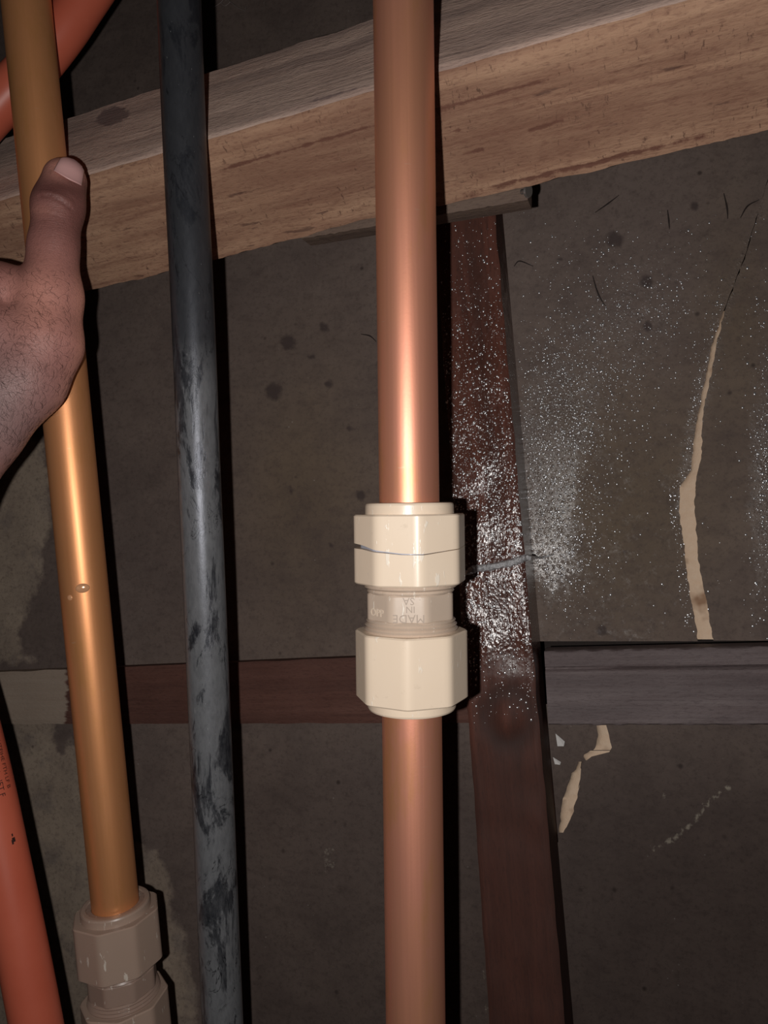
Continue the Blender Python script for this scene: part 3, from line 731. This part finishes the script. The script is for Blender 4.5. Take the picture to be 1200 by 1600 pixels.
# ------------------------------------------------------------------ hand
def hand():
    S = []                                   # chains of (px, py, depth, r mm)
    thumb = [(101, 282, 327, 10.2), (91, 322, 324.5, 11.0), (84, 385, 322, 10.4), (80, 462, 320, 13.2), (70, 535, 317, 15.6), (38, 590, 315, 17.6), (-40, 668, 306, 19.0)]
    wrist = [(-40, 668, 306, 19.5), (-95, 730, 300, 21), (-170, 880, 272, 24), (-270, 1060, 235, 28), (-330, 1180, 215, 30)]
    wrist2 = [(-110, 640, 308, 19), (-150, 745, 300, 21), (-215, 880, 274, 24), (-300, 1060, 236, 28)]
    mc = [[(-60, 660, 306, 16), (-35, 520, 313, 15.5), (-58, 442, 320, 13.0)],
          [(-80, 650, 306, 16), (-90, 520, 312, 15), (-118, 430, 319, 12.6)],
          [(-105, 640, 308, 15), (-140, 530, 316, 14), (-172, 450, 323, 12)],
          [(-130, 640, 310, 14), (-175, 550, 321, 13), (-215, 487, 329, 11)]]
    web = [[(66, 470, 321, 11), (0, 458, 320, 13), (-55, 455, 320, 13)], [(60, 540, 317, 14), (0, 540, 314, 16), (-60, 560, 310, 16)]]
    fingers = [[(-58, 442, 320, 11.5), (-98, 430, 350, 9.2), (-62, 440, 372, 8.0), (-8, 452, 374, 7.2)],
               [(-118, 430, 319, 11.5), (-168, 455, 352, 9.6), (-130, 478, 378, 8.3), (-72, 490, 382, 7.4)],
               [(-172, 450, 323, 11), (-222, 490, 352, 9.2), (-190, 520, 378, 8.0), (-130, 528, 382, 7.1)],
               [(-215, 487, 329, 10), (-255, 535, 352, 8.0), (-232, 560, 372, 7.0), (-188, 566, 378, 6.3)]]
    segs = []
    for ch in [thumb, wrist, wrist2] + mc + web + fingers:
        pp = [(P(*c[:3]) * 1000, c[3]) for c in ch]
        for a, b in zip(pp[:-1], pp[1:]): segs.append((a[0], a[1], b[0], b[1], ch in fingers))
    def sdf(p):
        ds = []
        for a, ra, b, rb, _ in segs:
            e = b - a; w_ = p - a; t = np.clip((w_ @ e) / (e @ e), 0, 1)
            ds.append(np.linalg.norm(w_ - t[:, None] * e, axis=1) - (ra * (1 - t) + rb * t))
        d = np.array(ds); k = 1.9; m = d.min(0)
        return m - k * np.log(np.exp(-(d - m) / k).sum(0)) + 0.9
    bm = bmesh.new()
    for a, ra, b, rb, _ in segs:
        n = max(2, int(np.linalg.norm(b - a) / 3.0))
        for i in range(n + 1):
            t = i / n; c_ = a * (1 - t) + b * t
            bmesh.ops.create_icosphere(bm, subdivisions=2, radius=(ra * (1 - t) + rb * t), matrix=Matrix.Translation(Vector(c_)))
    me = bpy.data.meshes.new('h'); bm.to_mesh(me); bm.free()
    o = bpy.data.objects.new('h', me); COL.objects.link(o)
    md = o.modifiers.new('r', 'REMESH'); md.mode = 'VOXEL'; md.voxel_size = 0.85
    ev = bpy.data.meshes.new_from_object(o.evaluated_get(bpy.context.evaluated_depsgraph_get()))
    bpy.data.objects.remove(o); bpy.data.meshes.remove(me)
    V = np.empty(len(ev.vertices) * 3); ev.vertices.foreach_get('co', V); V = V.reshape(-1, 3)
    Fc = [tuple(p.vertices) for p in ev.polygons]; bpy.data.meshes.remove(ev)
    for _ in range(5):
        d = sdf(V); h = 0.05; g = np.stack([(sdf(V + h * np.eye(3)[i]) - d) / h for i in range(3)], 1)
        gl = np.linalg.norm(g, axis=1)[:, None] + 1e-6
        V = V - np.clip(d, -1.5, 1.5)[:, None] * g / gl
    d = sdf(V); h = 0.05; g = np.stack([(sdf(V + h * np.eye(3)[i]) - d) / h for i in range(3)], 1)
    N = g / (np.linalg.norm(g, axis=1)[:, None] + 1e-6)
    W_ = V / 1000; q = to_px(W_); front = (N[:, 1] < 0.1)
    dsp = np.zeros(len(V))
    for l, a, s in [([(62, 306), (78, 306), (92, 312), (112, 327)], -0.55, 2.0), ([(66, 301), (80, 301), (96, 307), (112, 318)], 0.35, 3.2), ([(50, 331), (75, 332), (96, 340)], -0.22, 1.7),
                    ([(60, 343), (80, 342), (104, 347)], -0.16, 1.5), ([(66, 322), (84, 323), (98, 330)], -0.16, 1.4),
                    ([(62, 354), (85, 352), (106, 356)], -0.12, 1.5), ([(82, 270), (96, 279), (112, 287), (130, 293)], 0.35, 3.5), ([(102, 300), (115, 312)], -0.15, 1.3)]:
        dsp += a * np.exp(-(ldist(q, l) / s) ** 2)
    dsp += 0.25 * np.array([noise.noise(Vector(v * 0.09)) for v in V])
    W_ = (V + N * (dsp * np.where(front, 1, 0))[:, None]) / 1000
    pink = np.clip(0.55 * gauss(q, 98, 262, 45, 26) + 0.60 * np.exp(-(ldist(q, [(138, 440), (134, 560), (96, 640), (70, 680)]) / 20) ** 2) + 0.55 * gauss(q, 60, 470, 55, 70) + .35 * gauss(q, 60, 330, 25, 10), 0, 1)
    pink = np.clip(pink * 0.9 + 0.5 * np.exp(-(ldist(q, [(136, 420), (134, 560), (96, 645)]) / 12) ** 2), 0, 1)
    deep = np.clip(0.8 * gauss(q, 84, 294, 50, 17) + 0.42 * gauss(q, 84, 345, 60, 55) + 0.35 * gauss(q, 122, 330, 20, 45) + 0.3 * gauss(q, 10, 410, 30, 20), 0, 1)
    deep = np.maximum(deep, np.exp(-(ldist(q, [(62, 306), (78, 306), (92, 312), (112, 327)]) / 2.5) ** 2) * 0.8)
    grey = np.clip(0.9 * gauss(q, -20, 640, 100, 110), 0, 1)
    wrk = np.clip(gauss(q, 85, 345, 60, 50), 0, 1)
    ob = mesh_obj('hand', W_, Fc, M_SKIN, attrs=dict(pink=pink, deep=deep, grey=grey, wrinkle=wrk), sharp=180)
    tag(ob, "person's left hand steadying the left copper pipe, thumb pointing up", 'hand')
    # nail, draped on the thumb
    bvh = BVHTree.FromPolygons([Vector(v) for v in W_], Fc)
    def hit(x, y):
        dr = Vector(P(x, y, 300) - CAM).normalized(); h_ = bvh.ray_cast(Vector(CAM), dr); return h_
    n = 22
    bl, br, tr, tl = np.array([83.5, 267]), np.array([127.5, 291]), np.array([131.5, 264]), np.array([94, 248.5])
    grid = []
    for i in range(n + 1):
        v = i / n; row = []
        for j in range(n + 1):
            u = j / n
            p = (bl * (1 - u) + br * u) * (1 - v) + (tl * (1 - u) + tr * u) * v
            out = np.array([0.42, -0.9]); p = p + out * 6.5 * (1 - (2 * u - 1) ** 2) * (v) + np.array([-0.3, 0.95]) * 2.2 * (1 - (2 * u - 1) ** 2) * (1 - v)
            c_ = p - np.array([108, 267]); 
            h_ = hit(*p)
            if h_[0] is None:
                for k in range(14):
                    p = p * 0.96 + np.array([106, 272]) * 0.04; h_ = hit(*p)
                    if h_[0] is not None: break
            lift = 0.00055 * (1 - abs(2 * u - 1) ** 6)
            row.append(np.array(h_[0]) + np.array(h_[1]) * (lift + 0.00005))
        grid.append(row)
    V2, F2 = loft(grid)
    nl = mesh_obj('nail', V2, F2, M_NAIL, ob, frame=(V2.mean(0), np.eye(3)), sharp=180)
    sm = nl.modifiers.new('s', 'SMOOTH'); sm.iterations = 3
    so = nl.modifiers.new('t', 'SOLIDIFY'); so.thickness = 0.0005; so.offset = 0
    nl['label'] = 'short pinkish thumbnail'
    # fine hairs on the back of the hand
    HV, HF = [], []
    cnt = 0
    while cnt < 1100:
        x, y = random.uniform(-60, 112), random.uniform(425, 745)
        if random.random() > 0.35 + 0.65 * (1 - abs(y - 620) / 250): continue
        h_ = hit(x, y)
        if h_[0] is None: continue
        p = np.array(h_[0]); nn = np.array(h_[1]); d0 = np.array([random.uniform(-1, .4), 0, random.uniform(-.3, 1.0)])
        d0 = d0 - nn * (d0 @ nn); d0 /= np.linalg.norm(d0) + 1e-9; sd_ = np.cross(nn, d0); L = random.uniform(0.0018, 0.0042); cv = random.uniform(-1, 1)
        pts = [p + d0 * L * t + nn * (0.0006 * math.sin(math.pi * t) + .0001) + sd_ * cv * L * 0.5 * t * t for t in (0, .33, .66, 1)]
        a, f_ = tube(pts, [0.000045, 0.00004, 0.000032, 0.00001], 3, cap=False); b0 = len(HV); HV += list(a); HF += [tuple(b0 + i for i in f) for f in f_]
        cnt += 1
    hr = mesh_obj('hair', np.array(HV), HF, M_HAIR, ob, frame=(W_.mean(0), np.eye(3))); hr['kind'] = 'stuff'; hr['label'] = 'fine dark hairs on the back of the hand'
    return ob
hand()

# ------------------------------------------------------------------ small things
# wet strand crossing the stud
pts = [W(726, 897, SD - 3), W(742, 889, SD - 1.5), W(765, 886, SD - 1.2), W(795, 880, SD - 1.2), W(820, 872, SD - 1.3), W(828, 871, SD), W(836, 871, SD + 40), W(848, 871, BD - 1.5), W(866, 866, BD - 1.2)]
ps = spline(pts, 14); rad = [0.0017 + 0.0011 * abs(noise.noise(Vector((i * .8, 1, 1)))) for i in range(len(ps))]
rad = np.array(rad) * np.interp(np.arange(len(ps)), [0, 10, 50, 70, 90, len(ps)], [0.4, 1.0, 1.1, .6, .35, .2])
V, Fc = tube(ps, rad, 10)
for i in range(len(V)):
    V[i] += np.array([noise.noise(Vector(V[i] * 900)), noise.noise(Vector(V[i] * 900 + 7)), noise.noise(Vector(V[i] * 900 + 13))]) * 0.0004
tag(mesh_obj('metal_strand', V, Fc, M_WIRE), 'thin wet silvery strand lying across the stud beside the centre coupling', 'wire')

splits = [([(930, 332), (950, 318), (967, 305)], 'dark straight splinter on the board under the beam, right of the nail'),
          ([(926, 431), (932, 452), (938, 466), (946, 478)], 'dark bent splinter on the right board above the wet shine'),
          ([(1043, 328), (1045, 345), (1046, 358)], 'short upright dark splinter on the right board'),
          ([(1131, 302), (1136, 325), (1137, 342)], 'dark upright splinter near the long split, below the beam'),
          ([(1157, 340), (1168, 322), (1186, 312)], 'dark curved splinter at the top of the long split'),
          ([(803, 416), (812, 408), (833, 416)], 'small curled fibre on the board next to the stud'),
          ([(564, 510 + 12), (578, 525), (588, 534)], 'dark splinter on the board left of the centre pipe')]
for l, lab in splits:
    ps = spline([W(x, y, BD - 1.6) for x, y in l], 6)
    V, Fc = tube(ps, np.interp(np.linspace(0, 1, len(ps)), [0, .5, 1], [.0002, .00045, .00015]), 6)
    tag(mesh_obj('splinter', V, Fc, M_SPLINT), lab, 'splinter', 'splinters on the board')

# pale chips at the broken corner
for l, lab in [([(868, 1146), (882, 1158), (881, 1166), (871, 1166)], 'larger pale chip in the broken corner under the right rail'),
               ([(864, 1183), (876, 1190), (875, 1195), (867, 1194)], 'smaller pale chip beside the stud under the right rail')]:
    V = [W(x, y, BD + 2.5) for x, y in l] + [W(x, y, BD + 5) for x, y in l]
    V[1] = V[1] + np.array([0, -0.0008, 0])
    tag(mesh_obj('paint_chip', V, [(0, 1, 2, 3), (7, 6, 5, 4), (0, 4, 5, 1), (1, 5, 6, 2), (2, 6, 7, 3), (3, 7, 4, 0)], M_CHIP), lab, 'chip')

# beads of water sitting on the stud and on the right board
def bvh_of(ob):
    M = ob.matrix_basis.copy(); q_ = ob.parent
    while q_: M = q_.matrix_basis @ M; q_ = q_.parent
    return BVHTree.FromPolygons([M @ v.co for v in ob.data.vertices], [tuple(p.vertices) for p in ob.data.polygons])
def beads(parent, bv, n, dens, box, rr, label):
    HV, HF = [], []; cnt = 0; tries = 0
    rng = random.Random(11)
    K6 = [(math.cos(k * math.pi / 4), math.sin(k * math.pi / 4)) for k in range(8)]
    while cnt < n and tries < n * 40:
        tries += 1
        x, y = rng.uniform(box[0], box[2]), rng.uniform(box[1], box[3])
        if rng.random() > dens(x, y): continue
        h_ = bv.ray_cast(Vector(CAM), Vector(P(x, y, 300) - CAM).normalized())
        if h_[0] is None: continue
        p = np.array(h_[0]); nn = np.array(h_[1])
        if nn[1] > -0.5: continue
        u = np.cross(nn, [0, 0, 1.0]); u /= np.linalg.norm(u); v = np.cross(nn, u)
        rad = (rr[0] + (rr[1] - rr[0]) * rng.random() ** 3.2) * 0.001; hgt = rad * rng.uniform(0.25, 0.45); st = rng.uniform(.8, 1.35)
        b0 = len(HV)
        for fr2, fh in ((1.0, -0.1), (0.8, 0.45), (0.45, 0.85)):
            for c_, s_ in K6: HV.append(p + (u * c_ + v * s_ * st) * rad * fr2 + nn * hgt * fh)
        HV.append(p + nn * hgt)
        for rg in range(2):
            for k in range(8):
                l = (k + 1) % 8; HF.append((b0 + rg * 8 + k, b0 + rg * 8 + l, b0 + rg * 8 + 8 + l, b0 + rg * 8 + 8 + k))
        for k in range(8): HF.append((b0 + 16 + k, b0 + 16 + (k + 1) % 8, b0 + 24))
        cnt += 1
    o = mesh_obj('water_beads', np.array(HV), HF, M_BEADS, parent, frame=(np.array(HV).mean(0), np.eye(3)), sharp=180)
    o['kind'] = 'stuff'; o['label'] = label
G = lambda x, y, cx, cy, sx, sy: math.exp(-((x - cx) / sx) ** 2 - ((y - cy) / sy) ** 2)
def ds(x, y):
    return min(1, 1.1 * math.exp(-((y - 830) / 190) ** 2) + 0.3 * math.exp(-((y - 560) / 160) ** 2) + 0.06 * (y < 1050))
beads(stud, bvh_of(stud), 3800, ds, (690, 330, 850, 1130), (0.15, 0.68), 'beads of water on the wet stud')
def db(x, y):
    return min(1, 1.2 * G(x, y, 872, 740, 50, 130) + 0.5 * G(x, y, 900, 610, 90, 90) + 0.28 * G(x, y, 990, 480, 100, 90) + 0.6 * G(x, y, 880, 880, 50, 50)
               + 0.5 * G(x, y, 1198, 720, 22, 180) + 0.35 * (abs(x - float(crackL(y)) + 8) < 9) * (300 < y < 980) + 0.008)
for o in [c_ for c_ in wall.children if 'speckled' in c_.get('label', '')]:
    beads(wall, bvh_of(o), 5200, db, (810, 330, 1130, 1000), (0.15, 0.72), 'beads of water on the board between stud and split')
for o in [c_ for c_ in wall.children if c_.get('label', '').startswith('board to the right')]:
    beads(wall, bvh_of(o), 800, db, (1070, 330, 1230, 1000), (0.16, 0.75), 'beads of water on the board right of the split')

# water droplets on the pipes
def drop(label, c0, axis, x, y, rl, rw):
    dr = P(x, y, 300) - CAM; dr /= np.linalg.norm(dr)
    w_ = CAM - c0; a = axis / np.linalg.norm(axis)
    A_ = dr - a * (dr @ a); B_ = w_ - a * (w_ @ a); r = 0.011
    qa = A_ @ A_; qb = 2 * A_ @ B_; qc = B_ @ B_ - r * r; t = (-qb - math.sqrt(max(qb * qb - 4 * qa * qc, 0))) / (2 * qa)
    p = CAM + dr * t; n = p - c0; n = n - a * (n @ a); n /= np.linalg.norm(n); s = np.cross(a, n)
    rows = []
    for i in range(9):
        ph = i / 8 * math.pi / 2; rows.append([p + n * (rl * 0.38 * math.sin(ph) - 0.00004) + (a * rl * math.sin(k / 24 * 2 * math.pi) + s * rw * math.cos(k / 24 * 2 * math.pi)) * max(math.cos(ph), 0.02) for k in range(24)])
    V, Fc = loft(rows, close_u=True); Fc.append(tuple(8 * 24 + k for k in range(24))); Fc.append(tuple(range(24))[::-1])
    tag(mesh_obj('water_droplet', V, Fc, M_WATER, sharp=80), label, 'droplet')
drop('larger water droplet on the left copper pipe', lef_b, ldir, 129, 919, 0.0022, 0.0031)
drop('tiny water droplet below the larger one on the left copper pipe', lef_b, ldir, 109, 934, 0.0013, 0.0014)

# cobweb shred at the top
for l in []: pass
HV, HF = [], []
for l in [[(333, 12), (345, 4), (352, -4), (360, 3), (372, 12), (383, 17)], [(345, 4), (352, 9), (360, 3)], [(352, -4), (356, -20), (350, -40)], [(383, 17), (384, 10)]]:
    a, f_ = tube(spline([W(x, y, BD - 4) for x, y in l], 5), 0.00022, 4); b0 = len(HV); HV += list(a); HF += [tuple(b0 + i for i in f) for f in f_]
tag(mesh_obj('cobweb', np.array(HV), HF, M_WEB), 'wisp of cobweb at the top edge between the black pipe and the centre pipe', 'cobweb')

# scrap of blue cloth at the bottom right
rows = []
for i in range(14):
    rows.append([W(1180 + i * 9 + 3 * math.sin(k), 1612 - i * 3.2 + k * 7 - (4 * math.sin(i * .8) if k == 0 else 0), BD - 6 - 3 * math.sin(k * 1.1 + i * .5)) for k in range(9)])
V, Fc = loft(rows)
ob = mesh_obj('blue_cloth', V, Fc, M_BLUE, sharp=180); so = ob.modifiers.new('t', 'SOLIDIFY'); so.thickness = 0.001
tag(ob, 'corner of blue cloth at the bottom right edge', 'cloth')
